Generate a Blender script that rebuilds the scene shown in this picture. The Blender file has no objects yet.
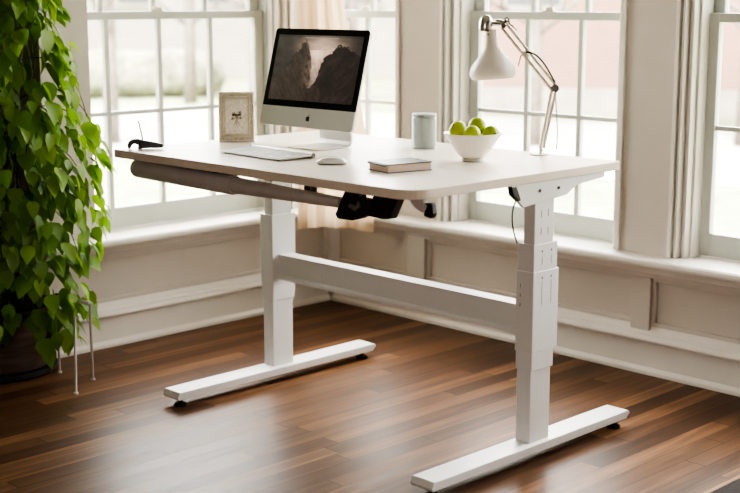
import bpy, bmesh, math, random
from mathutils import Vector, Matrix
random.seed(7)
sc = bpy.context.scene
col = sc.collection
PI = math.pi

# ------------------------------------------------------------------ materials
def newmat(name):
    m = bpy.data.materials.new(name); m.use_nodes = True
    nt = m.node_tree; b = nt.nodes['Principled BSDF']
    return m, nt, b

def mat(name, rgb, rough=.5, metal=0., var=.06, scale=30., bump=0., bscale=None, spec=None, coat=0., emit=None, stretch=None):
    m, nt, b = newmat(name)
    b.inputs['Roughness'].default_value = rough
    b.inputs['Metallic'].default_value = metal
    if spec is not None: b.inputs['Specular IOR Level'].default_value = spec
    if coat: b.inputs['Coat Weight'].default_value = coat; b.inputs['Coat Roughness'].default_value = .15
    tc = nt.nodes.new('ShaderNodeTexCoord')
    vec = tc.outputs['Object']
    if stretch:
        mp = nt.nodes.new('ShaderNodeMapping'); mp.inputs['Scale'].default_value = stretch
        nt.links.new(vec, mp.inputs['Vector']); vec = mp.outputs['Vector']
    n = nt.nodes.new('ShaderNodeTexNoise'); n.inputs['Scale'].default_value = scale; n.inputs['Detail'].default_value = 4
    nt.links.new(vec, n.inputs['Vector'])
    r = nt.nodes.new('ShaderNodeValToRGB')
    r.color_ramp.elements[0].position = .3; r.color_ramp.elements[1].position = .7
    r.color_ramp.elements[0].color = (*[c*(1-var) for c in rgb], 1)
    r.color_ramp.elements[1].color = (*[min(1, c*(1+var)) for c in rgb], 1)
    nt.links.new(n.outputs['Fac'], r.inputs['Fac']); nt.links.new(r.outputs['Color'], b.inputs['Base Color'])
    if bump:
        n2 = nt.nodes.new('ShaderNodeTexNoise'); n2.inputs['Scale'].default_value = bscale or scale*3
        nt.links.new(vec, n2.inputs['Vector'])
        bp = nt.nodes.new('ShaderNodeBump'); bp.inputs['Strength'].default_value = bump; bp.inputs['Distance'].default_value = .004
        nt.links.new(n2.outputs['Fac'], bp.inputs['Height']); nt.links.new(bp.outputs['Normal'], b.inputs['Normal'])
    if emit:
        b.inputs['Emission Color'].default_value = (*rgb, 1); b.inputs['Emission Strength'].default_value = emit
    return m

def mnode(nt, op, a, b=None, c=None):
    n = nt.nodes.new('ShaderNodeMath'); n.operation = op
    for i, v in enumerate((a, b, c)):
        if v is None: continue
        if isinstance(v, (int, float)): n.inputs[i].default_value = v
        else: nt.links.new(v, n.inputs[i])
    return n.outputs[0]

def floor_material():
    m, nt, b = newmat('walnut_planks')
    tc = nt.nodes.new('ShaderNodeTexCoord')
    sep = nt.nodes.new('ShaderNodeSeparateXYZ'); nt.links.new(tc.outputs['Object'], sep.inputs[0])
    X, Y = sep.outputs[0], sep.outputs[1]
    pw = .074
    rx = mnode(nt, 'DIVIDE', X, pw); row = mnode(nt, 'FLOOR', rx); fx = mnode(nt, 'FRACT', rx)
    wn = nt.nodes.new('ShaderNodeTexWhiteNoise'); wn.noise_dimensions = '1D'; nt.links.new(row, wn.inputs['W'])
    off = mnode(nt, 'MULTIPLY', wn.outputs['Value'], 7.3)
    ry = mnode(nt, 'ADD', mnode(nt, 'DIVIDE', Y, .95), off); seg = mnode(nt, 'FLOOR', ry); fy = mnode(nt, 'FRACT', ry)
    cmb = nt.nodes.new('ShaderNodeCombineXYZ'); nt.links.new(row, cmb.inputs[0]); nt.links.new(seg, cmb.inputs[1])
    w2 = nt.nodes.new('ShaderNodeTexWhiteNoise'); w2.noise_dimensions = '2D'; nt.links.new(cmb.outputs[0], w2.inputs['Vector'])
    # grain coordinates shift with each plank
    cg = nt.nodes.new('ShaderNodeCombineXYZ')
    nt.links.new(mnode(nt, 'MULTIPLY', X, 42.), cg.inputs[0]); nt.links.new(mnode(nt, 'MULTIPLY', Y, 2.2), cg.inputs[1])
    nt.links.new(mnode(nt, 'MULTIPLY', w2.outputs['Value'], 31.), cg.inputs[2])
    gn = nt.nodes.new('ShaderNodeTexNoise'); gn.inputs['Scale'].default_value = 1.; gn.inputs['Detail'].default_value = 5; gn.inputs['Distortion'].default_value = .7
    nt.links.new(cg.outputs[0], gn.inputs['Vector'])
    tone = mnode(nt, 'ADD', mnode(nt, 'MULTIPLY', w2.outputs['Value'], .34), mnode(nt, 'MULTIPLY', gn.outputs['Fac'], .72))
    rp = nt.nodes.new('ShaderNodeValToRGB'); e = rp.color_ramp.elements
    e[0].position = .12; e[0].color = (.036, .019, .012, 1)
    e[1].position = .95; e[1].color = (.36, .195, .10, 1)
    k = e.new(.40); k.color = (.078, .039, .022, 1)
    k = e.new(.64); k.color = (.16, .081, .042, 1)
    nt.links.new(tone, rp.inputs['Fac'])
    gx = mnode(nt, 'MINIMUM', fx, mnode(nt, 'SUBTRACT', 1., fx)); gy = mnode(nt, 'MINIMUM', fy, mnode(nt, 'SUBTRACT', 1., fy))
    gap = mnode(nt, 'MINIMUM', mnode(nt, 'GREATER_THAN', gx, .014), mnode(nt, 'GREATER_THAN', gy, .0018))
    mx = nt.nodes.new('ShaderNodeMix'); mx.data_type = 'RGBA'
    nt.links.new(gap, mx.inputs['Factor']); mx.inputs['A'].default_value = (.02, .011, .007, 1); nt.links.new(rp.outputs['Color'], mx.inputs['B'])
    nt.links.new(mx.outputs['Result'], b.inputs['Base Color'])
    b.inputs['Specular IOR Level'].default_value = .16
    rr = mnode(nt, 'ADD', .30, mnode(nt, 'MULTIPLY', gn.outputs['Fac'], .20)); nt.links.new(rr, b.inputs['Roughness'])
    bp = nt.nodes.new('ShaderNodeBump'); bp.inputs['Strength'].default_value = .25; bp.inputs['Distance'].default_value = .002
    nt.links.new(mnode(nt, 'ADD', mnode(nt, 'MULTIPLY', gap, .6), mnode(nt, 'MULTIPLY', gn.outputs['Fac'], .25)), bp.inputs['Height'])
    nt.links.new(bp.outputs['Normal'], b.inputs['Normal'])
    return m

def glass_material():
    m, nt, b = newmat('window_glass')
    out = nt.nodes['Material Output']; nt.nodes.remove(b)
    tr = nt.nodes.new('ShaderNodeBsdfTransparent'); tr.inputs['Color'].default_value = (.97, .985, .975, 1)
    gl = nt.nodes.new('ShaderNodeBsdfGlossy'); gl.inputs['Roughness'].default_value = .02
    lw = nt.nodes.new('ShaderNodeFresnel'); lw.inputs['IOR'].default_value = 1.3
    mx = nt.nodes.new('ShaderNodeMixShader')
    nt.links.new(lw.outputs[0], mx.inputs[0]); nt.links.new(tr.outputs[0], mx.inputs[1]); nt.links.new(gl.outputs[0], mx.inputs[2])
    nt.links.new(mx.outputs[0], out.inputs['Surface'])
    return m

def leaf_material():
    m, nt, b = newmat('leaf_green')
    out = nt.nodes['Material Output']
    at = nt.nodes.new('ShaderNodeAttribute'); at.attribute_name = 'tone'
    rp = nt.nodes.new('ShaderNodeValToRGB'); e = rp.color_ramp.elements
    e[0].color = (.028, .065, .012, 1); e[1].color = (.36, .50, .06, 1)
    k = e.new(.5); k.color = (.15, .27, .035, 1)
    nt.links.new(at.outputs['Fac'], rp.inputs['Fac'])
    nt.links.new(rp.outputs['Color'], b.inputs['Base Color']); b.inputs['Roughness'].default_value = .5
    tl = nt.nodes.new('ShaderNodeBsdfTranslucent')
    hs = nt.nodes.new('ShaderNodeHueSaturation'); hs.inputs['Value'].default_value = 1.5; hs.inputs['Saturation'].default_value = 1.1
    nt.links.new(rp.outputs['Color'], hs.inputs['Color']); nt.links.new(hs.outputs['Color'], tl.inputs['Color'])
    mx = nt.nodes.new('ShaderNodeMixShader'); mx.inputs[0].default_value = .42
    nt.links.new(b.outputs[0], mx.inputs[1]); nt.links.new(tl.outputs[0], mx.inputs[2]); nt.links.new(mx.outputs[0], out.inputs['Surface'])
    return m

def curtain_material():
    m, nt, b = newmat('cream_curtain_cloth')
    out = nt.nodes['Material Output']
    tc = nt.nodes.new('ShaderNodeTexCoord'); n = nt.nodes.new('ShaderNodeTexNoise'); n.inputs['Scale'].default_value = 260
    nt.links.new(tc.outputs['Object'], n.inputs['Vector'])
    rp = nt.nodes.new('ShaderNodeValToRGB'); rp.color_ramp.elements[0].color = (.66, .50, .33, 1); rp.color_ramp.elements[1].color = (.76, .60, .42, 1)
    nt.links.new(n.outputs['Fac'], rp.inputs['Fac']); nt.links.new(rp.outputs['Color'], b.inputs['Base Color']); b.inputs['Roughness'].default_value = .9
    tl = nt.nodes.new('ShaderNodeBsdfTranslucent'); nt.links.new(rp.outputs['Color'], tl.inputs['Color'])
    mx = nt.nodes.new('ShaderNodeMixShader'); mx.inputs[0].default_value = .45
    nt.links.new(b.outputs[0], mx.inputs[1]); nt.links.new(tl.outputs[0], mx.inputs[2]); nt.links.new(mx.outputs[0], out.inputs['Surface'])
    return m

def attr_material(name, rough=.25, emit=0., coat=0.):
    m, nt, b = newmat(name)
    at = nt.nodes.new('ShaderNodeAttribute'); at.attribute_name = 'Col'
    nt.links.new(at.outputs['Color'], b.inputs['Base Color']); b.inputs['Roughness'].default_value = rough
    if coat: b.inputs['Coat Weight'].default_value = coat; b.inputs['Coat Roughness'].default_value = .05
    if emit:
        nt.links.new(at.outputs['Color'], b.inputs['Emission Color']); b.inputs['Emission Strength'].default_value = emit
    return m

def brick_material():
    m, nt, b = newmat('faded_red_brick')
    tc = nt.nodes.new('ShaderNodeTexCoord')
    mp = nt.nodes.new('ShaderNodeMapping'); mp.inputs['Rotation'].default_value = (PI/2, 0, 0)
    nt.links.new(tc.outputs['Object'], mp.inputs['Vector'])
    br = nt.nodes.new('ShaderNodeTexBrick'); br.inputs['Scale'].default_value = 4.
    br.inputs['Color1'].default_value = (.27, .15, .11, 1); br.inputs['Color2'].default_value = (.23, .13, .10, 1); br.inputs['Mortar'].default_value = (.32, .26, .22, 1)
    nt.links.new(mp.outputs[0], br.inputs['Vector']); nt.links.new(br.outputs['Color'], b.inputs['Base Color']); b.inputs['Roughness'].default_value = .9
    return m

def lime_material():
    m, nt, b = newmat('lime_skin')
    tc = nt.nodes.new('ShaderNodeTexCoord')
    oi = nt.nodes.new('ShaderNodeObjectInfo')
    n = nt.nodes.new('ShaderNodeTexNoise'); n.inputs['Scale'].default_value = 22
    nt.links.new(tc.outputs['Object'], n.inputs['Vector'])
    rp = nt.nodes.new('ShaderNodeValToRGB'); rp.color_ramp.elements[0].position = .35; rp.color_ramp.elements[1].position = .75
    rp.color_ramp.elements[0].color = (.36, .50, .015, 1); rp.color_ramp.elements[1].color = (.62, .64, .05, 1)
    nt.links.new(n.outputs['Fac'], rp.inputs['Fac']); nt.links.new(rp.outputs['Color'], b.inputs['Base Color'])
    b.inputs['Roughness'].default_value = .32
    n2 = nt.nodes.new('ShaderNodeTexNoise'); n2.inputs['Scale'].default_value = 400; nt.links.new(tc.outputs['Object'], n2.inputs['Vector'])
    bp = nt.nodes.new('ShaderNodeBump'); bp.inputs['Strength'].default_value = .2; bp.inputs['Distance'].default_value = .001
    nt.links.new(n2.outputs['Fac'], bp.inputs['Height']); nt.links.new(bp.outputs['Normal'], b.inputs['Normal'])
    return m

M = dict(
    wall=mat('warm_white_paint', (.565, .51, .455), .55, var=.02, scale=8, bump=.05, bscale=120),
    trim=mat('cream_trim_paint', (.74, .70, .645), .38, var=.02, scale=10),
    sash=mat('shade_tinted_sash_paint', (.54, .56, .515), .4, var=.02, scale=10),  # grey-green shade tint of the muntins put into the sash colour
    ceil=mat('ceiling_paint', (.50, .47, .44), .8, var=.02), dim=mat('low_bounce_wall_paint', (.24, .205, .185), .7, var=.03),  # dim: dark colour for the unseen walls, to cut bounced light
    floor=floor_material(), glass=glass_material(), leaf=leaf_material(), curtain=curtain_material(), lime=lime_material(),
    top=mat('birch_laminate', (.87, .79, .70), .30, var=.035, scale=3., stretch=(1., 14., 1.), spec=.5, coat=.35),
    edge=mat('birch_shaded_edge', (.74, .635, .53), .5, var=.05, scale=6, stretch=(1, 1, 12)),  # browner than the top: shade on the edges put into their colour
    white=mat('white_powder_coat', (.76, .755, .745), .42, var=.015, scale=200, bump=.03, bscale=900),
    taupe=mat('taupe_plastic', (.52, .475, .45), .42, var=.04, scale=20),
    hole=mat('dark_hole_shade', (.05, .045, .042), .7),
    black=mat('black_plastic', (.012, .011, .012), .38, var=.1, scale=60, bump=.05),
    rubber=mat('black_rubber', (.02, .018, .017), .8),
    grey=mat('grey_plastic', (.16, .15, .145), .45),
    alu=mat('brushed_aluminium', (.66, .65, .62), .36, metal=.3, var=.02, scale=120, stretch=(1, 30, 30)),
    alud=mat('aluminium_back', (.62, .61, .59), .38, metal=.5, var=.02),
    bezel=mat('black_glass_bezel', (.010, .009, .010), .22, var=.02, spec=.25),
    logo=mat('black_logo', (.01, .01, .01), .3),
    screen=attr_material('screen_picture', .35, emit=.22, coat=0),
    key=mat('white_key_plastic', (.80, .80, .79), .45, var=.01),
    mouse=mat('white_gloss_plastic', (.82, .81, .78), .2, var=.01, coat=.4),
    cover=mat('slate_book_cover', (.10, .105, .125), .33, var=.12, scale=40, bump=.05),
    paper=mat('cream_page_block', (.70, .55, .46), .8, var=.12, scale=60, stretch=(1, 1, 60)),
    celadon=mat('grey_green_glaze', (.33, .37, .36), .38, var=.08, scale=14, bump=.08, bscale=40),
    bowl=mat('white_ceramic_glaze', (.82, .76, .69), .3, var=.02, scale=6),
    bowlfoot=mat('unglazed_foot', (.55, .53, .44), .7),
    lampw=mat('white_enamel', (.80, .73, .665), .42, var=.015),
    chrome=mat('polished_chrome', (.55, .53, .51), .18, metal=1., var=.04),
    bar=mat('champagne_metal', (.60, .53, .42), .35, metal=.25, var=.04),
    gold=mat('antique_gold_leaf', (.62, .55, .42), .42, metal=.35, var=.18, scale=90, bump=.3, bscale=220),
    goldl=mat('worn_gilt_edge', (.80, .73, .60), .4, metal=.3, var=.15, scale=120, bump=.3, bscale=260),
    matb=mat('aged_mount_board', (.66, .60, .47), .75, var=.10, scale=40),
    sketch=mat('faded_brown_ink', (.30, .245, .175), .8, var=.2, scale=120),
    pot=mat('weathered_wood_pot', (.115, .075, .06), .75, var=.3, scale=7, stretch=(1, 1, 10), bump=.4),
    soil=mat('potting_soil', (.03, .02, .014), .95, var=.4, scale=60, bump=.6),
    stem=mat('vine_stem', (.09, .10, .035), .7, var=.2),
    acryl=mat('pale_grey_rod', (.42, .36, .33), .3, var=.05),
    rug=mat('charcoal_rug', (.045, .036, .034), .95, var=.25, scale=300, bump=.5, bscale=500),
    rugedge=mat('tan_rug_binding', (.34, .22, .13), .9, var=.15, scale=200, bump=.3),
    lawn=mat('spring_lawn', (.24, .265, .165), .95, var=.3, scale=3),
    paving=mat('pale_concrete', (.40, .39, .365), .9, var=.08, scale=2),
    brick=brick_material(),
    stone=mat('pale_stone', (.33, .305, .27), .9, var=.1, scale=3),
    roof=mat('grey_roof', (.20, .18, .17), .9),
    bark=mat('grey_bark', (.20, .17, .145), .9, var=.3, scale=12, bump=.5),
    hedge=mat('olive_hedge', (.26, .26, .19), .9, var=.4, scale=6, bump=.6),
    dglass=mat('dark_window_glass', (.10, .11, .12), .15),
)

# ------------------------------------------------------------------ mesh helpers
class MB:
    def __init__(s): s.bm = bmesh.new()
    def poly(s, pts):
        return s.bm.faces.new([s.bm.verts.new(p) for p in pts])
    def box(s, x0, x1, y0, y1, z0, z1, f=None):
        P = [(x, y, z) for x in (x0, x1) for y in (y0, y1) for z in (z0, z1)]
        if f: P = [f(*p) for p in P]
        v = [s.bm.verts.new(p) for p in P]
        for q in ((0, 1, 3, 2), (4, 6, 7, 5), (0, 4, 5, 1), (2, 3, 7, 6), (0, 2, 6, 4), (1, 5, 7, 3)):
            s.bm.faces.new([v[i] for i in q])
        return s
    def prism(s, pts, fn):
        # pts 2D outline, fn(p, k) maps outline point and end 0/1 to 3D
        a = [s.bm.verts.new(fn(p, 0)) for p in pts]; b = [s.bm.verts.new(fn(p, 1)) for p in pts]
        n = len(pts)
        s.bm.faces.new(a[::-1]); s.bm.faces.new(b)
        for i in range(n): s.bm.faces.new((a[i], a[(i+1) % n], b[(i+1) % n], b[i]))
        return s
    def tube(s, path, r, n=12, caps=True):
        path = [Vector(p) for p in path]
        rs = r if isinstance(r, (list, tuple)) else [r]*len(path)
        rings = []; ref = None
        for i, p in enumerate(path):
            t = (path[min(i+1, len(path)-1)] - path[max(i-1, 0)]).normalized()
            if ref is None:
                ref = Vector((0, 0, 1)) if abs(t.z) < .9 else Vector((1, 0, 0))
            a = (ref - t*ref.dot(t)).normalized(); b = t.cross(a); ref = a
            rings.append([s.bm.verts.new(p + (a*math.cos(2*PI*k/n) + b*math.sin(2*PI*k/n))*rs[i]) for k in range(n)])
        for A, B in zip(rings, rings[1:]):
            for k in range(n): s.bm.faces.new((A[k], A[(k+1) % n], B[(k+1) % n], B[k]))
        if caps: s.bm.faces.new(rings[0][::-1]); s.bm.faces.new(rings[-1])
        return s
    def lathe(s, prof, n=40, c=(0, 0, 0), axis=None, ripple=None):
        # prof list of (r, z); closed by poles where r == 0
        c = Vector(c); rows = []
        R = Matrix.Identity(3) if axis is None else Vector((0, 0, 1)).rotation_difference(Vector(axis)).to_matrix()
        for r, z in prof:
            if r <= 1e-7: rows.append([s.bm.verts.new(c + R @ Vector((0, 0, z)))])
            else:
                rows.append([s.bm.verts.new(c + R @ Vector(((r+(ripple(k, z) if ripple else 0))*math.cos(2*PI*k/n), (r+(ripple(k, z) if ripple else 0))*math.sin(2*PI*k/n), z))) for k in range(n)])
        for A, B in zip(rows, rows[1:]):
            if len(A) == 1 and len(B) == 1: continue
            for k in range(n):
                if len(A) == 1: s.bm.faces.new((A[0], B[(k+1) % n], B[k]))
                elif len(B) == 1: s.bm.faces.new((A[k], A[(k+1) % n], B[0]))
                else: s.bm.faces.new((A[k], A[(k+1) % n], B[(k+1) % n], B[k]))
        return s
    def build(s, name, m, parent=None, smooth=False, bevel=0, seg=2, sub=0, recalc=True, mats=None):
        if recalc: bmesh.ops.recalc_face_normals(s.bm, faces=s.bm.faces[:])
        me = bpy.data.meshes.new(name); s.bm.to_mesh(me); s.bm.free()
        o = bpy.data.objects.new(name, me); col.objects.link(o)
        me.materials.append(m)
        for x in (mats or []): me.materials.append(x)
        if parent: o.parent = parent
        if bevel:
            b = o.modifiers.new('bevel', 'BEVEL'); b.width = bevel; b.segments = seg; b.limit_method = 'ANGLE'; b.angle_limit = math.radians(40)
        if sub:
            u = o.modifiers.new('sub', 'SUBSURF'); u.levels = sub; u.render_levels = sub
        if smooth:
            for p in me.polygons: p.use_smooth = True
            if smooth != 'all':
                me.set_sharp_from_angle(angle=math.radians(smooth if isinstance(smooth, (int, float)) and smooth is not True else 40))
        return o

def tag(o, label=None, cat=None, group=None, kind=None):
    if label: o['label'] = label
    if cat: o['category'] = cat
    if group: o['group'] = group
    if kind: o['kind'] = kind
    return o
def empty(name, loc=(0, 0, 0), rz=0):
    o = bpy.data.objects.new(name, None); o.empty_display_size = .05; col.objects.link(o)
    o.location = loc; o.rotation_euler = (0, 0, rz); return o
def struct(o): o['kind'] = 'structure'; return o
def circle(r, n, cx=0, cy=0): return [(cx+r*math.cos(2*PI*k/n), cy+r*math.sin(2*PI*k/n)) for k in range(n)]
def rrect(x0, x1, y0, y1, rad, n=6):
    # rad: four radii for corners (x0y0, x1y0, x1y1, x0y1)
    if isinstance(rad, (int, float)): rad = (rad,)*4
    pts = []
    for (cx, cy, sx, sy, a0), r in zip(((x0, y0, 1, 1, PI), (x1, y0, -1, 1, 1.5*PI), (x1, y1, -1, -1, 0), (x0, y1, 1, -1, .5*PI)), rad):
        for k in range(n+1):
            a = a0 + .5*PI*k/n; pts.append((cx+sx*r+r*math.cos(a), cy+sy*r+r*math.sin(a)))
    return pts
def bez(p0, p1, p2, p3, n=16):
    p0, p1, p2, p3 = map(Vector, (p0, p1, p2, p3))
    return [p0*(1-t)**3 + p1*3*t*(1-t)**2 + p2*3*t*t*(1-t) + p3*t**3 for t in [i/n for i in range(n+1)]]

# ------------------------------------------------------------------ key dimensions (metres)
H, D, W, TH = .9127, .975, 1.446, .0275
YW, XW = 1.6277, -.6526
CEIL = 2.75
CAM = Vector((3.87907, -2.54072, 1.42532))

# ------------------------------------------------------------------ room shell
R_ = lambda u, d, z: (u, YW+d, z)          # right wall: u = x, d = depth outward
L_ = lambda u, d, z: (XW-d, u, z)          # left wall: u = y
T = .22                                    # wall thickness
Y0 = .12                                   # free end of the left wall (alcove beyond)
X1 = 5.2

b = MB(); b.box(-1.9, X1, -4.4, YW+.1, -.12, 0); struct(b.build('floor', M['floor']))
b = MB(); b.box(-1.9, X1, -4.4, YW+T, CEIL, CEIL+.1); struct(b.build('ceiling', M['ceil']))

SILL = .469; HEAD = 2.32
PW = .016     # pier plane depth behind shoe line
# right wall: piers, header, spandrel under the windows
piers = [(-.207, .045), (.99, 1.2156), (2.20, 2.43), (3.40, 3.62), (4.6, X1)]
b = MB()
for x0, x1 in piers: b.box(x0, x1, PW, T, SILL-.02, HEAD, R_)
b.box(XW-T, X1, PW, T, HEAD, CEIL, R_)
b.box(XW-T, X1, .046, T, 0, SILL-.02, R_)
struct(b.build('wall_right', M['wall']))
# left wall
b = MB()
b.box(Y0, .342, PW, PW+.09, SILL-.02, HEAD, L_)
b.box(Y0, .20, PW+.09, T, SILL-.02, HEAD, L_)
b.box(1.4067, YW, PW, T, SILL-.02, HEAD, L_)
b.box(Y0, YW, PW, T, HEAD, CEIL, L_)
b.box(Y0, YW+.03, .046, T, 0, SILL-.02, L_)
struct(b.build('wall_left', M['wall']))
# alcove wall behind the plant
b = MB(); b.box(-1.9, -1.62, -4.4, Y0+.1, 0, CEIL); b.box(-1.62, XW-T+.01, Y0, Y0+.1, 0, CEIL)
struct(b.build('wall_alcove', M['wall']))

b = MB(); b.box(X1, X1+.1, -4.4, YW+T, 0, CEIL); struct(b.build('wall_side', M['dim']))  # unseen side and front walls, added to keep sun bounce out of the room
b = MB(); b.box(-1.9, X1, -4.5, -4.4, 0, CEIL); struct(b.build('wall_front', M['dim']))
def wains(side, F, u0, u1, stiles, ends):
    # frieze rail + stiles + panel mouldings
    b = MB()
    b.box(u0, u1, PW, .055, .378, SILL-.02, F)
    for s0, s1 in stiles: b.box(s0, s1, PW, .055, .17, .378, F)
    edges = [u0] + [v for s in stiles for v in s] + [u1]
    for a, c in zip(edges[::2], edges[1::2]):
        w = .016
        for q in ((a, c, .378-w, .378), (a, c, .187, .187+w), (a, a+w, .187+w, .378-w), (c-w, c, .187+w, .378-w)):
            b.box(q[0], q[1], .030, .052, q[2], q[3], F)
    return struct(b.build(f'trim_wainscot_{side}', M['wall'], bevel=.003))
wains('right', R_, XW+.02, X1, [(-.154, -.048), (1.054, 1.14), (2.27, 2.36), (3.47, 3.56)], None)
wains('left', L_, Y0, YW, [], None)

def baseboard(side, F, u0, u1):
    b = MB()
    prof = [(.06, 0), (0, 0), (-.002, .008), (0, .016), (.008, .024), (.014, .028), (.014, .124), (.004, .128), (-.012, .134), (-.015, .142), (-.012, .150), (-.004, .156), (.010, .159), (.013, .166), (.020, .171), (.028, .176), (.034, .187), (.06, .187)]
    b.prism(prof, lambda p, k: F(u1 if k else u0, p[0], p[1]))
    return struct(b.build(f'baseboard_{side}', M['trim'], smooth=30))
baseboard('right', R_, XW+.008, X1)
baseboard('left', L_, Y0, YW-.0)

def sill(n, F, u0, u1, dend):
    b = MB()
    prof = [(dend, SILL), (-.070, SILL), (-.078, SILL-.006), (-.080, SILL-.016), (-.076, SILL-.026), (-.066, SILL-.032), (-.02, SILL-.034), (-.012, SILL-.040), (0.002, SILL-.06), (.010, SILL-.07), (.03, SILL-.07), (dend, SILL-.05)]
    b.prism(prof, lambda p, k: F(u1 if k else u0, p[0], p[1]))
    return struct(b.build(f'trim_sill_{n}', M['trim'], smooth=30))
sill('right', R_, XW+.0, X1, .2)
sill('left', L_, Y0-.02, YW-.06, .2)

# stepped casings at the sides of the openings
CZ0 = SILL; 
def casing(n, F, steps):
    b = MB()
    for u, s in steps:   # s = +1 opening to the +u side
        for k, (w0, w1, d0, d1) in enumerate(((-.004, .010, PW-.012, .06), (.010, .017, .030, .08), (.017, .028, .014, .08), (.028, .040, .050, .11), (.040, .050, .040, .11), (.050, .060, .075, .15))):
            a, c = u+s*w0, u+s*w1
            b.box(min(a, c), max(a, c), d0, d1, CZ0, HEAD, F)
    return struct(b.build(f'trim_casing_{n}', M['trim'], bevel=.002))
casing('right', R_, [(.045, 1), (.99, -1), (1.2156, 1), (2.20, -1), (2.43, 1), (3.40, -1), (-.207, -1)])
casing('left', L_, [(1.4067, -1)])

def window(n, F, u0, u1, munts, d=.13):
    """double-hung window between u0 and u1; lower sash face at depth d"""
    zb, zg0, zh, zm0, zm1, zt = SILL+.004, .560, .957, 1.345, 1.378, 2.30
    b = MB()   # outer frame
    b.box(u0-.03, u0+.002, d-.022, d+.088, zb, zt+.02, F); b.box(u1-.002, u1+.03, d-.022, d+.088, zb, zt+.02, F)
    b.box(u0, u1, d-.018, d+.084, zt-.003, zt+.018, F)
    root = struct(b.build(f'window_{n}', M['sash']))
    ms = munts
    for kind in ('lower', 'upper'):
        dd = d if kind == 'lower' else d+.036
        z0, zgl, zgh, z1 = (zb, zg0, zm0, zm1) if kind == 'lower' else (zm0-.002, zm1, zt-.07, zt-.004)
        b = MB()
        b.box(u0+.005, u0+.053, dd, dd+.032, z0, z1, F); b.box(u1-.053, u1-.005, dd, dd+.032, z0, z1, F)
        b.box(u0+.053, u1-.053, dd, dd+.032, z0, zgl, F); b.box(u0+.053, u1-.053, dd, dd+.032, zgh, z1, F)
        s = b.build('sash', M['sash'], root, bevel=.003)
        b = MB()
        for m in ms: b.box(m-.0105, m+.0105, dd+.006, dd+.028, zgl-.004, zgh+.004, F)
        rows = [zh] if kind == 'lower' else [zgl+(zgh-zgl)*.5]
        for z in rows: b.box(u0+.05, u1-.05, dd+.007, dd+.027, z-.0085, z+.0085, F)
        b.build('muntin', M['sash'], s)
        b = MB(); b.poly([F(u, dd+.017, z) for u, z in ((u0+.05, zgl-.005), (u1-.05, zgl-.005), (u1-.05, zgh+.005), (u0+.05, zgh+.005))])
        b.build('glass', M['glass'], s)
        if kind == 'lower':
            um = (u0+u1)/2
            b = MB(); b.box(um-.03, um+.03, dd+.006, dd+.03, zm1, zm1+.006, F); b.box(um-.012, um+.024, dd+.010, dd+.026, zm1+.006, zm1+.018, F)
            b.build('sash_lock', M['bar'], s, bevel=.002)
    return root
window(1, L_, .185, 1.345, [.505, .770, 1.044])
window(2, R_, -.855, -.268, [-.540])
window(3, R_, .101, .934, [.4155, .6885])
window(4, R_, 1.2614, 2.145, [1.575, 1.845])
window(5, R_, 2.49, 3.34, [2.78, 3.06])

# ------------------------------------------------------------------ curtain in the corner
def curtain():
    top = [Vector((-.552, 1.33)), Vector((-.60, 1.45)), Vector((-.555, 1.525)), Vector((-.505, 1.53))]
    bot = [Vector((-.545, 1.33)), Vector((-.56, 1.44)), Vector((-.50, 1.53)), Vector((-.26, 1.53))]
    n, mrow = 90, 30
    b = MB(); rows = []
    for j in range(mrow+1):
        t = j/mrow; z = 2.60 + (.395-2.60)*t
        s = min(1, max(0, (t-.35)/.65)); s = s*s*(3-2*s)
        P = [a.lerp(c, s) for a, c in zip(top, bot)]
        pts = bez(*[(p.x, p.y, 0) for p in P], n=n)
        row = []
        for i, p in enumerate(pts):
            q = pts[min(i+1, n)] - pts[max(i-1, 0)]; nrm = Vector((q.y, -q.x, 0)).normalized()
            amp = .012-.004*t
            w = amp*math.sin(i/n*2*PI*3.6 + .5*math.sin(t*3)) + .0015*math.sin(i/n*2*PI*11+t*4)
            v = p + nrm*w
            row.append(b.bm.verts.new((v.x, v.y, z + .002*math.sin(i*.21)*t)))
        rows.append(row)
    for A, B in zip(rows, rows[1:]):
        for i in range(n): b.bm.faces.new((A[i], A[i+1], B[i+1], B[i]))
    root = empty('curtain', (-.55, 1.5, 0))
    tag(root, 'cream cloth curtain hanging in the room corner behind the computer', 'curtain')
    root.location = (0, 0, 0)
    b.build('cloth', M['curtain'], root, smooth='all', recalc=False)
    r = MB(); r.tube([(-.53, 1.10, 2.62), (-.56, 1.40, 2.62), (-.52, 1.50, 2.62), (-.40, 1.53, 2.62), (.2, 1.53, 2.62)], .011)
    r.build('curtain_rod', M['bar'], root, smooth=True)
    k = MB(); k.box(.17, .19, 1.53, YW+PW, 2.60, 2.64); k.build('rod_bracket', M['bar'], root)
    k = MB(); k.box(XW-PW, -.53, 1.11, 1.13, 2.60, 2.64); k.build('rod_bracket', M['bar'], root)
curtain()

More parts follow.
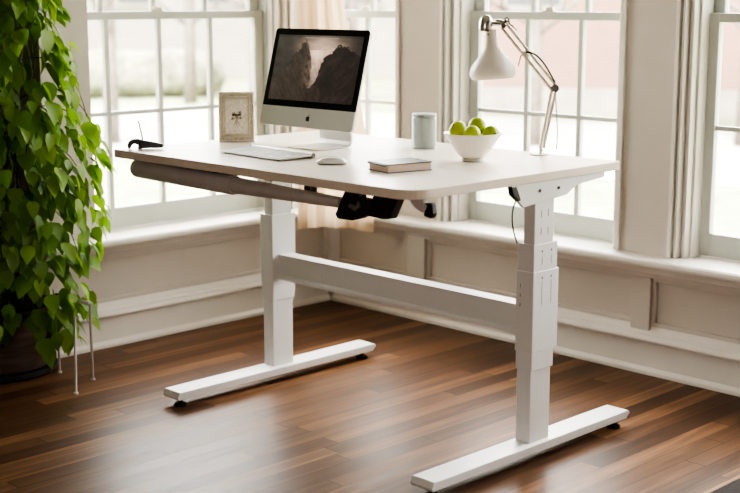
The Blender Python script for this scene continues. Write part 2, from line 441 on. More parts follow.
# ------------------------------------------------------------------ standing desk
def desk():
    root = empty('standing_desk', (0, 0, 0))
    tag(root, 'white height-adjustable standing desk with pale wood top on dark floor', 'desk')
    out = rrect(0, W, 0, D, (.010, .075, .008, .010), 8)
    b = MB(); b.prism(out, lambda p, k: (p[0], p[1], H-TH if not k else H))
    for f in b.bm.faces:
        pass
    o = b.build('tabletop', M['top'], root, mats=[M['edge']])
    for p in o.data.polygons: p.material_index = 0 if p.normal.z > .5 else 1
    o.modifiers.new('bevel', 'BEVEL').width = .0016
    o.modifiers['bevel'].limit_method = 'ANGLE'
    RX, LX = 1.41, 1.41-1.233
    UN = H-TH
    for side, cx in (('r', RX), ('l', LX)):
        # column: telescoping stages
        c = empty('column', (0, 0, 0)); c.parent = root
        off = cx-1.41
        if side == 'r':
            stages = [(1.397, 1.4395, .5465, .6405, .66, .83), (1.379, 1.4410, .5440, .6600, .56, .692), (1.374, 1.4425, .5420, .6680, .350, .607), (1.377, 1.4410, .5440, .6520, .292, .352), (1.382, 1.4375, .5455, .6435, .0575, .30)]
        else:
            stages = [(1.395, 1.4395, .5465, .6405, .60, .83), (1.374, 1.4425, .5420, .6560, .372, .640), (1.377, 1.4410, .5440, .6520, .312, .374), (1.382, 1.4375, .5455, .6435, .0575, .32)]
        for x0, x1, y0, y1, z0, z1 in stages:
            q = MB(); q.box(x0+off, x1+off, y0, y1, z0, z1)
            q.build('column_stage', M['white'], c, bevel=.0025)
        # rows of tiny punched holes on the end face
        xf = 1.4396+off
        def slot(*a):
            hb = MB(); hb.box(*a); hb.build('slot', M['hole'], c)
        def pin(x, yy, zz, r):
            hb = MB(); hb.tube([(x-.002, yy, zz), (x+.0006, yy, zz)], r, 10); hb.build('screw_hole', M['hole'], c)
        for yy in (.578, .612):
            for zz in (.73, .785): slot(xf-.001, xf+.0004, yy-.0008, yy+.0008, zz-.011, zz+.011)
        if side == 'r':
            for yy in (.585, .63):
                for xx, zs in ((1.4411, (.668, .677)), (1.4426, (.585, .593))):
                    pin(xx, yy, zs[0], .0030)
                slot(1.4411-.001, 1.4411+.0003, yy-.0006, yy+.0006, .625, .652)
                slot(1.4426-.001, 1.4426+.0003, yy-.0006, yy+.0006, .50, .575)
            for zz in (.50, .53, .56): slot(1.392, 1.3936, .5412, .543, zz-.006, zz+.006)
        # foot
        f0, f1 = (1.368, 1.4576) if side == 'r' else (.140, .2326)
        y0, y1, z0, z1 = .078, 1.065, .030, .0585
        q = MB()
        prof = [(y0+.006, z0), (y0, z0+.010), (y0+.010, z1), (y1-.010, z1), (y1, z0+.019), (y1-.020, z0)]
        q.prism(prof, lambda p, k: (f1 if k else f0, p[0], p[1]))
        ft = q.build('foot', M['white'], root, bevel=.003)
        for yy in (y0+.035, y1-.05):
            q = MB(); q.lathe([(0, 0), (.022, 0), (.024, .005), (.020, .010), (.008, .012), (.008, .032), (0, .032)], 20, ((f0+f1)/2+.012, yy, 0))
            q.build('levelling_pad', M['rubber'], ft, smooth=True)
        # bracket gusset under the top
        q = MB()
        g = [(.43, UN), (.4394, .858), (.4876, .814), (.70, .832), (.75, .858), (.895, .869), (.895, UN)]
        bx = 1.4425 if side == 'r' else 1.44+off
        q.prism(g, lambda p, k: (bx if k else bx-.014, p[0], p[1]))
        br = q.build('support_bracket', M['white'], root, bevel=.002)
        for yy in (.562, .655):
            q = MB(); q.tube([(bx-.001, yy, .858), (bx+.0025, yy, .858)], .0052, 12)
            q.build('bolt', M['hole'], br, smooth=True)
        if side == 'l':
            q = MB(); q.box(LX-.03, LX+.03, .06, .44, UN-.03, UN-.001); q.build('side_rail', M['white'], root)
    # crossbeam: a C-section with bright top flange
    q = MB()
    q.prism([(.573, .396), (.573, .489), (.633, .489), (.633, .484), (.578, .484), (.578, .401), (.596, .401), (.596, .396)], lambda p, k: (1.376 if k else LX+.028, p[0], p[1]))
    q.build('crossbeam', M['white'], root, bevel=.001)
    q = MB(); q.tube([(LX+.03, .569, .405), (1.374, .569, .405)], .010, 12); q.build('beam_lip', M['white'], root, smooth=True)
    # motor tube and drive shaft slung under the front edge
    q = MB(); q.lathe([(0, 0), (.024, 0), (.031, .004), (.033, .012), (.033, .545), (.030, .553), (0, .553)], 32, (.050, .062, .8465), axis=(1, 0, -.012))
    q.build('motor_tube', M['taupe'], root, smooth=35)
    q = MB(); q.lathe([(0, 0), (.0275, 0), (.0265, .03), (.022, .25), (.0165, .50), (0, .50)], 28, (.602, .062, .840), axis=(1, 0, -.004))
    q.build('drive_shaft', M['taupe'], root, smooth=35)
    q = MB(); q.box(.30, .59, .035, .30, UN-.006, UN-.0005); q.build('underside_shade', M['hole'], root)  # dark sheet standing in for shade on the underside of the top
    for hx, hz, hy in ((.925, .838, .07), (.14, .872, .05), (.50, .872, .05)):
        q = MB(); q.box(hx, hx+.026, hy, hy+.03, hz, UN-.0005); q.build('shaft_hanger', M['hole'], root)
    # crank handle: two black wedge cheeks joined at the foot
    h = empty('crank_handle', (0, 0, 0)); h.parent = root
    q = MB()
    q.prism([(1.1293, UN), (1.1836, UN), (1.1836, .8627), (1.234, .8577), (1.2405, .845), (1.2158, .8117), (1.156, .7919), (1.0939, .7902), (1.0832, .8036)], lambda p, k: (p[0], .085 if k else .050, p[1]))
    q.build('handle_cheek', M['black'], h, bevel=.004)
    q = MB()
    q.prism([(1.2405, UN), (1.3379, UN), (1.2996, .8123), (1.2735, .8078), (1.2158, .8100), (1.20, .835), (1.226, .8577)], lambda p, k: (p[0], .095 if k else .060, p[1]))
    q.build('handle_cheek', M['black'], h, bevel=.004)
    q = MB(); q.prism([(1.140, .833), (1.172, .822), (1.196, .838), (1.186, .856), (1.176, .838), (1.150, .842)], lambda p, k: (p[0], .051 if k else .046, p[1]))
    q.build('lever', M['grey'], h, bevel=.002)
    # small grey hook with black catch at the front corner
    k = empty('corner_hook', (0, 0, 0)); k.parent = root
    q = MB(); q.prism([(1.380, UN), (1.3865, .8707), (1.402, .8569), (1.4289, .846), (1.440, .8533), (1.438, UN)], lambda p, k_: (p[0], .075 if k_ else .055, p[1])); q.build('hook_plate', M['taupe'], k, bevel=.004)
    q = MB(); q.prism([(1.434, .874), (1.4476, .8677), (1.4346, .8438), (1.4365, .8371), (1.463, .8332), (1.4704, .848), (1.466, .876)], lambda p, k_: (p[0], .078 if k_ else .058, p[1])); q.build('hook_catch', M['black'], k, bevel=.003)
    # plug and control cable at the right column
    q = MB(); q.prism([(.428, UN-.003), (.435, .856), (.462, .836), (.476, .836), (.464, .862), (.452, UN-.003)], lambda p, k_: (1.4438 if k_ else 1.426, p[0], p[1])); q.build('cable_plug', M['black'], root, bevel=.003)
    q = MB(); q.tube(bez((1.43, .468, .838), (1.405, .470, .80), (1.385, .50, .75), (1.3765, .5415, .690), 18), .0024, 8); q.build('control_cable', M['rubber'], root, smooth=True)
desk()

# ------------------------------------------------------------------ computer
def screen_grid(parent, w, h, nx=150, ny=106):
    from mathutils import noise
    def N(x, y, s, seed=0): return noise.fractal(Vector((x*s+seed, y*s, seed*1.7)), 1., 2., 5)
    def ridgeL(u):   # sharp left peak
        pts = [(0, .22), (.08, .35), (.16, .50), (.24, .72), (.29, .80), (.345, .93), (.39, .83), (.42, .72), (.445, .62), (.465, .45), (.475, .0), (1, -1)]
        for (a, b_), (c, d) in zip(pts, pts[1:]):
            if a <= u <= c: return b_+(d-b_)*(u-a)/(c-a)
        return -1
    def ridgeR(u):
        pts = [(0, -1), (.50, .02), (.535, .30), (.56, .50), (.585, .64), (.63, .74), (.70, .82), (.76, .86), (.83, .82), (.90, .80), (1, .70)]
        for (a, b_), (c, d) in zip(pts, pts[1:]):
            if a <= u <= c: return b_+(d-b_)*(u-a)/(c-a)
        return -1
    def colr(u, v):
        nz = N(u*1.35, v, 6); fine = .55*N(u*2.2+v*.9, v*.55, 13, 3)+.35*N(u*1.35, v, 30, 8)
        glow = math.exp(-(((u-.56)/.22)**2 + ((v-.78)/.22)**2))
        c = Vector((.05, .040, .036)) + Vector((.75, .56, .44))*glow*(1+.45*N(u, v*2, 5, 5)) + Vector((.03, .026, .024))*(nz)
        # pale scree valley
        val = math.exp(-((u-(.52-.12*(v-.4)+.0))/.10)**2)*(1 if v < .78 else 0)
        c = c + Vector((.80, .58, .48))*val*(.75+.7*fine)*(.45+.6*v)
        jag = N(u*1.35, v, 16, 21); rl = ridgeL(u+.012*jag) + .035*jag; rr = ridgeR(u+.012*jag) + .04*jag
        if v < rl:
            k = .55+.9*fine+.5*nz; side = max(0, min(1, (u-(.34))/.14)) if v > .2 else 0
            c = Vector((.040, .028, .022))*(1+k) + Vector((.24, .17, .135))*side*max(0, .45+1.3*fine)
            c += Vector((.03, .022, .018))*max(0, N(u*4+v*2, v, 6, 9))
        if v < rr:
            k = .4+.9*fine+.5*nz
            c = Vector((.022, .015, .013))*(1+k)
            c += Vector((.03, .022, .018))*max(0, N(u*3-v*2, v, 7, 12))
        if u < .62 and v < .30 - abs(u-.53)*1.9 + .04*fine and u > .42:
            c = Vector((.050, .034, .028))*(1.1+fine)
        if v > .965: c = c*.75
        if .955 < v < .968 and .33 < u < .72: c = Vector((.45, .42, .40))
        return [max(.004, x) for x in c]
    b = MB(); cl = b.bm.loops.layers.float_color.new('Col')
    vs = [[b.bm.verts.new((w*i/nx, 0, h*j/ny)) for i in range(nx+1)] for j in range(ny+1)]
    C = [[colr(i/nx, j/ny) for i in range(nx+1)] for j in range(ny+1)]
    for j in range(ny):
        for i in range(nx):
            f = b.bm.faces.new((vs[j][i], vs[j][i+1], vs[j+1][i+1], vs[j+1][i]))
            for l, (jj, ii) in zip(f.loops, ((j, i), (j, i+1), (j+1, i+1), (j+1, i))): l[cl] = (*C[jj][ii], 1)
    return b.build('screen', M['screen'], parent, recalc=False)

def computer():
    root = empty('desktop_computer', (0, 0, 0))
    tag(root, 'silver all-in-one computer showing dark rocky peaks on the desk', 'computer')
    # display head: local x right, z up along the panel, y into the room's back; tilted
    x0, x1, yb, zb, yt, zt = .1985, .685, .500, .984, .590, 1.324
    w = x1-x0; hh = math.hypot(yt-yb, zt-zb); tilt = math.atan2(yt-yb, zt-zb)
    hd = empty('display', (x0, yb, zb)); hd.parent = root; hd.rotation_euler = (-tilt, 0, 0)
    chin = .070
    # back shell: shallow domed aluminium
    b = MB(); rows = []
    outl = rrect(0, w, 0, hh, .012, 5)
    lay = [(1, 0.0), (1, .007), (.985, .012), (.90, .022), (.6, .036), (.25, .042)]
    for s, d in lay: rows.append([b.bm.verts.new((w/2+(p[0]-w/2)*s, d, hh/2+(p[1]-hh/2)*s)) for p in outl])
    n = len(outl)
    for A, B in zip(rows, rows[1:]):
        for k in range(n): b.bm.faces.new((A[k], A[(k+1) % n], B[(k+1) % n], B[k]))
    b.bm.faces.new(rows[0]); b.bm.faces.new(rows[-1][::-1])
    b.build('back_shell', M['alud'], hd, smooth=35)
    b = MB(); b.prism(rrect(0, w, 0, chin, (.012, .012, .0005, .0005), 5), lambda p, k: (p[0], -.0015 if k else .001, p[1])); ch = b.build('chin', M['alu'], hd, smooth=40)
    b = MB(); b.prism(rrect(0, w, chin, hh, (.0005, .0005, .012, .012), 5), lambda p, k: (p[0], -.0017 if k else .001, p[1])); bz = b.build('bezel', M['bezel'], hd, smooth=40)
    sw, sh = w-.046, hh-chin-.046
    s = screen_grid(hd, sw, sh); s.location = (.023, -.0022, chin+.023)
    # apple-shaped emblem with a bite and a leaf
    b = MB(); pts = []
    for k in range(40):
        a = 2*PI*k/40; r = .0105*(1-.13*math.cos(a-PI/2)**8 - .10*math.cos(a+PI/2)**10)
        x, z = r*math.cos(a)*.95, r*math.sin(a)*1.02
        dx, dz = x-.0125, z-.0015
        if math.hypot(dx, dz) < .0058:
            q = .0058/math.hypot(dx, dz); x, z = .0125+dx*q, .0015+dz*q
        pts.append((x, z))
    b.prism(pts, lambda p, k: (w/2+.012+p[0], -.0021 if k else -.001, chin/2-.003+p[1]))
    lf = [(.0, .0105), (.0012, .0145), (.0052, .0172), (.0048, .0135), (.0022, .0110)]
    b.prism(lf, lambda p, k: (w/2+.012+p[0], -.0021 if k else -.001, chin/2-.003+p[1]))
    b.build('emblem', M['logo'], ch)
    # stand: bent aluminium foot
    fx0, fx1 = .385, .550
    prof = [(.470, H), (.470, H+.004), (.590, H+.005), (.612, H+.009), (.622, H+.022), (.622, H+.045), (.606, H+.10), (.585, H+.21), (.570, H+.250), (.578, H+.255), (.594, H+.215), (.615, H+.103), (.632, H+.048), (.633, H+.018), (.622, H+.004), (.605, H)]
    b = MB(); b.prism(prof, lambda p, k: ((fx1 if k else fx0), p[0], p[1]))
    b.build('stand', M['alu'], root, bevel=.002, smooth=30)
computer()

def keyboard():
    root = empty('keyboard', (.346, .201, H), math.radians(-3.4))
    tag(root, 'slim silver wireless keyboard with white keys in front of the computer', 'keyboard')
    w, d = .338, .148
    b = MB(); b.prism([(0, .003), (0, .006), (d-.018, .0135), (d-.018, .008)], lambda p, k: (w if k else 0, p[0], p[1])); b.build('case', M['alu'], root, bevel=.001)
    b = MB(); b.tube([(0, d-.010, .0092), (w, d-.010, .0092)], .0092, 18); bb = b.build('battery_barrel', M['alud'], root, smooth=35)
    b = MB(); b.tube([(w-.001, d-.010, .0092), (w+.0012, d-.010, .0092)], .0085, 18); b.build('barrel_cap', M['grey'], bb, smooth=35)
    for xx in (.02, w-.02):
        q = MB(); q.lathe([(0, 0), (.006, 0), (.006, .0045), (0, .0045)], 12, (xx, .012, 0)); q.build('pad', M['rubber'], root)
    first = {}
    def key(x, y, kw, kd):
        sl = .0075/(d-.018); z = .0062 + y*sl
        if (kw, kd) not in first:
            q = MB(); q.box(0, kw, 0, kd, 0, .0022)
            o = q.build('key', M['key'], root, bevel=.0012); first[(kw, kd)] = o
        else:
            o = first[(kw, kd)].copy(); col.objects.link(o); o.parent = root
        o.location = (x, y, z); o.rotation_euler = (math.atan(sl), 0, 0)
    p = (w-.012)/14; kd = .0165
    ys = [.006+.0203*r for r in range(6)]
    for c in range(4): key(.006+p*c, ys[0], p-.004, kd)
    key(.006+p*4, ys[0], p*5-.004, kd)
    for c in range(9, 14): key(.006+p*c, ys[0], p-.004, kd)
    for r in range(1, 6):
        if r == 1: key(.006, ys[r], p*1.5-.004, kd); [key(.006+p*(1.5+c), ys[r], p-.004, kd) for c in range(11)]; key(.006+p*12.5, ys[r], p*1.5-.004, kd)
        else:
            for c in range(14): key(.006+p*c, ys[r], p-.004, kd if r < 5 else .009)
keyboard()

def mouse():
    root = empty('computer_mouse', (.8449, .2603, H), math.radians(40))
    tag(root, 'white low rounded wireless mouse to the right of the keyboard', 'mouse')
    b = MB(); nu, nv = 28, 10; rows = []
    L, Wd, Ht = .098, .056, .019
    for j in range(nv+1):
        t = j/nv; row = []
        for i in range(nu):
            a = 2*PI*i/nu
            se = lambda c, e: math.copysign(abs(c)**e, c)
            s = math.cos(t*PI/2)**.55 if j < nv else 0
            x = L/2*se(math.cos(a), .75)*s; y = Wd/2*se(math.sin(a), .75)*s
            z = .004 + Ht*math.sin(t*PI/2)*(1-.25*(x/(L/2))**2)
            row.append((x, y, z))
        rows.append(row)
    vs = [[b.bm.verts.new(p) for p in r] for r in rows[:-1]]; top = b.bm.verts.new((0, 0, .004+Ht))
    for A, B in zip(vs, vs[1:]):
        for k in range(nu): b.bm.faces.new((A[k], A[(k+1) % nu], B[(k+1) % nu], B[k]))
    for k in range(nu): b.bm.faces.new((vs[-1][k], vs[-1][(k+1) % nu], top))
    b.bm.faces.new(vs[0][::-1]); b.build('shell', M['mouse'], root, smooth='all')
    b = MB(); b.prism([(x*.93, y*.90) for x, y in [(L/2*math.copysign(abs(math.cos(a))**.75, math.cos(a)), Wd/2*math.copysign(abs(math.sin(a))**.75, math.sin(a))) for a in [2*PI*i/28 for i in range(28)]]], lambda p, k: (p[0], p[1], .005 if k else 0))
    b.build('base', M['grey'], root)
mouse()

def notebook():
    # page block with slate covers, spine to the left
    root = empty('notebook', (1.0215, .2475, H), math.atan2(-.0253, .1104))
    tag(root, 'closed notebook with slate cover and cream pages near the desk corner', 'notebook')
    w, d, t = .117, .160, .027
    b = MB(); b.box(.004, w-.003, .003, d-.003, .002, t-.0025); b.build('page_block', M['paper'], root)
    b = MB(); b.prism(rrect(0, w, 0, d, .004, 3), lambda p, k: (p[0], p[1], t if k else t-.003)); b.build('cover', M['cover'], root)
    b = MB(); b.prism(rrect(0, w, 0, d, .004, 3), lambda p, k: (p[0], p[1], .0025 if k else 0)); b.build('cover', M['cover'], root)
    b = MB(); b.tube([(.003, .001, t-.004), (.003, d-.001, t-.004)], .0045, 12); b.build('spine', M['cover'], root, smooth=True)
    b = MB(); b.tube([(.006, -.0025, t-.004), (w-.012, -.0025, t-.0045)], .0032, 10); pn = b.build('band', M['cover'], root, smooth=True); pn['label'] = 'dark rounded band along the front edge'
    b = MB(); b.lathe([(0, 0), (.004, 0), (.004, .003), (0, .0045)], 12, (w*.45, d-.012, t)); b.build('clasp', M['chrome'], root, smooth=True)
notebook()

def canister():
    root = empty('canister', (.737, .801, H))
    tag(root, 'grey-green ribbed ceramic canister with lid behind the notebook', 'canister')
    b = MB(); n = 72
    prof = [(0, 0), (.038, 0), (.0415, .003), (.043, .010), (.043, .104), (.0415, .108), (.0405, .110), (0, .110)]
    b.lathe(prof, n, ripple=lambda k, z: (-.0009 if k % 3 == 0 else 0) if .012 > .0 and .009 < z < .106 else 0)
    b.build('body', M['celadon'], root, smooth=30)
    b = MB(); b.lathe([(0, .1102), (.0385, .1102), (.0425, .112), (.0435, .116), (.0425, .1205), (.040, .122), (0, .1215)], 48); ld = b.build('lid', M['celadon'], root, smooth=35)
    b = MB(); b.tube([(.012, -.0425, .116), (.030, -.0335, .116)], .003, 8); b.build('lid_clip', M['grey'], ld, smooth=True)
canister()

BX, BY = 1.1065, .6376
def fruit_bowl():
    root = empty('fruit_bowl', (BX, BY, H))
    tag(root, 'white ceramic footed bowl holding limes on the desk', 'bowl')
    outer = [(.0, .008), (.030, .010), (.046, .020), (.062, .040), (.076, .062), (.088, .080), (.0945, .0875), (.096, .090), (.0945, .0920)]
    inner = [(.091, .0900), (.084, .080), (.072, .062), (.058, .042), (.042, .026), (.026, .018), (0, .016)]
    b = MB(); b.lathe(outer+inner, 64); b.build('bowl_body', M['bowl'], root, smooth=60)
    b = MB(); b.lathe([(0, 0), (.033, 0), (.036, .002), (.034, .012), (.028, .013), (0, .0125)], 40); b.build('foot_ring', M['bowlfoot'], root, smooth=35)
fruit_bowl()
def lime_mesh():
    b = MB(); n = 18
    prof = [(0, -.0300)]
    for k in range(1, n):
        a = -PI/2+PI*k/n; prof.append((.0290*math.cos(a)**.95, .0285*math.sin(a)))
    prof += [(.003, .0300), (0, .0312)]
    b.lathe(prof, 28); return b
rtv = Vector((.7018, .7122, 0)); fwv = Vector((-.7122, .7018, 0))
limes = [(-.047, .006, .100, 'lime at the left side of the white bowl', 1), (-.006, -.040, .090, 'yellow-tinged lime at the front of the white bowl', 1),
         (.016, .034, .110, 'topmost lime at the back of the white bowl', 1), (.059, .003, .088, 'lime at the right side of the white bowl', .92),
         (.034, -.030, .058, 'lime low in the bowl, barely showing between the front and right limes', .78)]
l0 = None
for i, (a, c, z, lab, ls) in enumerate(limes):
    p = Vector((BX, BY, H+z)) + rtv*a + fwv*c
    if l0 is None:
        l0 = empty('lime', p); o = l0
        lime_mesh().build('fruit_skin', M['lime'], l0, smooth='all')
        q = MB(); q.lathe([(0, .0295), (.0026, .0295), (.003, .0317), (0, .0322)], 10); q.build('stem_end', M['stem'], l0)
    else:
        o = l0.copy(); col.objects.link(o); o.location = p
        for chd in list(l0.children):
            k = chd.copy(); col.objects.link(k); k.parent = o
    o.scale = (ls,)*3; o.rotation_euler = (.9+i*1.1, .6*i, 1.3*i)
    tag(o, lab, 'lime', 'limes in the white bowl')

# ------------------------------------------------------------------ task lamp
def lamp():
    B0 = Vector((1.150, .926, H)); kx = .00336; kz = .00342
    def P(u, v, off=0): return Vector((B0.x, B0.y, H)) + rtv*((u-541.5)*kx) + Vector((0, 0, (154.2-v)*kz)) + fwv*off
    root = empty('desk_lamp', B0)
    tag(root, 'white jointed-arm desk lamp with bell shade at the rear desk edge', 'lamp')
    inv = Matrix.Translation(-B0)
    def fin(b, name, m, par=root, **k):
        b.bm.transform(inv); return b.build(name, m, par, **k)
    b = MB(); b.lathe([(0, 0), (.031, 0), (.033, .002), (.032, .005), (.010, .007), (0, .007)], 40, B0); fin(b, 'base_plate', M['lampw'], smooth=35)
    b = MB(); b.tube([B0+Vector((0, 0, .005))+rtv*.005, P(543.8, 148)], .0055, 12); b.tube([P(543.5, 149, -.010), P(543.5, 149, .010)], .006, 12); fin(b, 'post', M['bar'], smooth=40)
    lo = None
    for du, off in ((-2.2, -.004), (2.2, .004)):
        b = MB(); b.tube([P(544.3+du*.8, 147.5, off), P(555+du, 90, off)], .0052, 10); fin(b, 'lower_arm', M['bar'], smooth=40)
    b = MB(); pts = []
    for i in range(121):
        t = i/120; c = P(545.5+7.5*t, 140-38*t, 0); a = t*2*PI*30
        pts.append(c + rtv*(.0035*math.cos(a)) + fwv*(.0035*math.sin(a)))
    b.tube(pts, .0008, 5); fin(b, 'spring', M['chrome'], smooth='all')
    b = MB(); b.tube([P(556, 89, -.013), P(556, 89, .013)], .0125, 20); fin(b, 'elbow_joint', M['grey'], smooth=40)
    for du, dv in ((-2.4, 1.8), (2.4, -1.8)):
        b = MB(); b.tube([P(554.5+du, 88+dv, 0), P(504.5+du, 29+dv, 0)], .0050, 10); fin(b, 'upper_arm', M['bar'], smooth=40)
    b = MB(); b.tube([P(525.5, 55, -.009), P(525.5, 55, .009)], .008, 14); b.tube([P(525, 55, .0), P(521, 58, 0), P(519, 67, 0)], .0032, 8); fin(b, 'arm_clip', M['bar'], smooth=40)
    b = MB(); b.tube(bez(P(526, 54, -.008), P(540, 54, -.012), P(546, 68, -.012), P(555.5, 83, -.008), 20), .0030, 8); fin(b, 'lamp_cord', M['rubber'], smooth='all')
    b = MB(); b.tube(bez(P(557, 93, .008), P(558, 115, .01), P(561, 125, .012), P(559.5, 149, .012), 20), .0019, 8); fin(b, 'trailing_cord', M['grey'], smooth='all')
    # head joint with wing knob
    b = MB(); b.tube([P(490, 26.5), P(503, 27)], .0075, 14); b.tube([P(496, 24, 0), P(502, 24.5, 0)], .005, 12); b.tube([P(503.5, 29, -.012), P(503.5, 29, .012)], .008, 14); b.tube([P(500, 26), P(508, 25)], .0065, 12)
    hj = fin(b, 'head_joint', M['chrome'], smooth=40)
    b = MB(); b.tube([P(506, 26, -.01), P(504.5, 22.5, -.014), P(506.5, 20.8, -.014), P(508.5, 23, -.014), P(509, 27, -.014), P(513, 29.5, -.014)], .0026, 8); b.tube([P(509, 26.5, -.014), P(512, 29, -.014), P(516.5, 33.2, -.014)], .0017, 8)
    fin(b, 'wing_knob', M['black'], hj, smooth='all')
    # socket cap: rounded chrome dome leaning left
    ax = (P(492, 34)-P(484.5, 18)); axd = (-ax).normalized()
    b = MB(); b.lathe([(0, -.004), (.021, -.004), (.0222, 0), (.0222, .016), (.021, .030), (.0175, .041), (.010, .048), (0, .050)], 32, P(486, 33), axis=(P(486.2, 17)-P(485.0, 33))); fin(b, 'socket_cap', M['chrome'], smooth=50)
    # bell shade
    c0 = P(491.2, 32.5); axs = (P(491.2, 32.5)-P(494.6, 79.5)).normalized()
    k = .00338
    pr = [(5.3, 0), (5.5, 5), (6.0, 11), (7.4, 17), (10.6, 22.5), (15.2, 28), (19.6, 33), (22.2, 38), (23.0, 42), (22.2, 45.5), (20.6, 47.6)]
    prof = [(0, .001)] + [(r*k, -z*k) for r, z in pr] + [((r-.6)*k, -z*k) for r, z in pr[::-1][1:-2]] + [(0, -9*k)]
    b = MB(); b.lathe(prof, 48, c0, axis=axs); sh = fin(b, 'lamp_shade', M['lampw'], smooth=60)
    b = MB(); b.lathe([(0, 0), (.006, -.002), (.012, -.02), (.020, -.045), (.024, -.066), (.020, -.084), (.010, -.093), (0, -.095)], 24, c0-axs*.035, axis=axs); fin(b, 'bulb', M['lampw'], sh, smooth='all')
    b = MB(); b.tube([P(488.5, 37, -.019), P(488.5, 37, -.0165)], .003, 8); fin(b, 'shade_screw', M['chrome'], sh)
lamp()

# ------------------------------------------------------------------ picture frame
def picture_frame():
    ang = math.radians(50)
    root = empty('picture_frame', (.0715, .410, H), ang)
    tag(root, 'small antique gold picture frame standing left of the computer', 'picture frame')
    lean = empty('frame_panel'); lean.parent = root; lean.rotation_euler = (math.radians(-9), 0, 0)
    w, h = .132, .184
    b = MB()
    def ring(b, o, i, y0, y1):
        for q in ((o, w-o, o, i), (o, w-o, h-i, h-o), (o, i, i, h-i), (w-i, w-o, i, h-i)): b.box(q[0], q[1], y0, y1, q[2], q[3])
    ring(b, 0, .008, -.002, .012); b.build('outer_moulding', M['goldl'], lean, bevel=.002)
    b = MB(); ring(b, .008, .017, .002, .010); b.build('inner_moulding', M['gold'], lean, bevel=.002)
    b = MB(); ring(b, .017, .0195, -.001, .008)
    n = 0
    for i in range(18):
        t = (i+.5)/18
        for x, z in ((.004, t*h), (w-.004, t*h)): b.lathe([(0, -.0035), (.0025, -.0025), (.0035, 0), (.0025, .0025), (0, .0035)], 8, (x, -.002, z))
    for i in range(13):
        t = (i+.5)/13
        for x, z in ((t*w, .004), (t*w, h-.004)): b.lathe([(0, -.0035), (.0025, -.0025), (.0035, 0), (.0025, .0025), (0, .0035)], 8, (x, -.002, z))
    b.build('beading', M['goldl'], lean, smooth='all')
    b = MB(); b.box(.012, w-.012, .005, .009, .012, h-.012); b.build('mount', M['matb'], lean)
    # pale inset panel and a faded sprig in the middle
    b = MB(); b.box(.026, w-.026, .0035, .006, .030, h-.028); b.build('inset_panel', M['goldl'], lean)
    b = MB(); cx, cz = w/2, h*.52
    def petal(x, z, a, l, wd):
        pts = [(x+l*(.5+.5*math.cos(t))*math.cos(a)-wd*math.sin(t)*math.sin(a), z+l*(.5+.5*math.cos(t))*math.sin(a)+wd*math.sin(t)*math.cos(a)) for t in [2*PI*q/10 for q in range(10)]]
        b.prism(pts, lambda p, q: (p[0], .0028 if q else .0036, p[1]))
    for px, pz, n_, l in ((-.010, .006, 6, .010), (.012, .010, 6, .009), (.002, -.006, 7, .011), (-.014, -.010, 5, .007), (.014, -.008, 5, .007)):
        for q in range(n_): petal(cx+px, cz+pz, 2*PI*q/n_+px*90, l, .0018)
    for a in (-1.9, -1.57, -1.2): petal(cx, cz-.010, a, .030, .0009)
    b.build('sprig_drawing', M['sketch'], lean)
    b = MB(); b.box(.0, w, .0125, .0145, .0, h); b.build('backing', M['pot'], lean, bevel=.001)
    b = MB(); b.prism([(.015, .10), (.018, .10), (.072, .0005), (.066, .0005)], lambda p, k: (w/2+(.016 if k else -.016), p[0], p[1])); b.build('easel_strut', M['pot'], root)
picture_frame()

# ------------------------------------------------------------------ black stand with thin rod on the far left corner
def rod_stand():
    A = Vector((.030, .044, H)); Bp = Vector((.068, .150, H))
    dirv = rtv.copy()
    root = empty('rod_stand', A, math.atan2(dirv.y, dirv.x))
    tag(root, 'small black curved stand with thin upright rod on the left desk corner', 'stand')
    k = .00355
    # local x along rtv, z up
    up = [(0, .001), (-.003, .016), (.004, .028), (.017, .035), (.032, .036), (.043, .034), (.043, .012), (.036, .012), (.030, .017), (.020, .018), (.012, .013), (.008, .002)]
    b = MB(); b.prism(up, lambda p, q: (p[0], .010 if q else -.010, p[1])); b.build('claw', M['black'], root, bevel=.004)
    b = MB(); b.prism([(.041, .003), (.041, .033), (.060, .030), (.095, .024), (.118, .019), (.125, .012), (.122, .006), (.100, .004)], lambda p, q: (p[0], .010 if q else -.010, p[1])); b.build('tapered_arm', M['black'], root, bevel=.004)
    b = MB(); b.tube([(.041, 0, .0), (.041, 0, .030)], .0075, 16); b.build('collar', M['grey'], root, smooth=40)
    b = MB(); b.tube([(.050, 0, .022), (.049, 0, .045), (.038, 0, .096)], [.0030, .0028, .0024], 10); rd = b.build('rod', M['black'], root, smooth=40)
    b = MB(); b.lathe([(0, -.003), (.0026, -.002), (.003, 0), (.0026, .002), (0, .003)], 10, (.038, 0, .097)); b.build('rod_tip', M['black'], rd, smooth='all')
rod_stand()

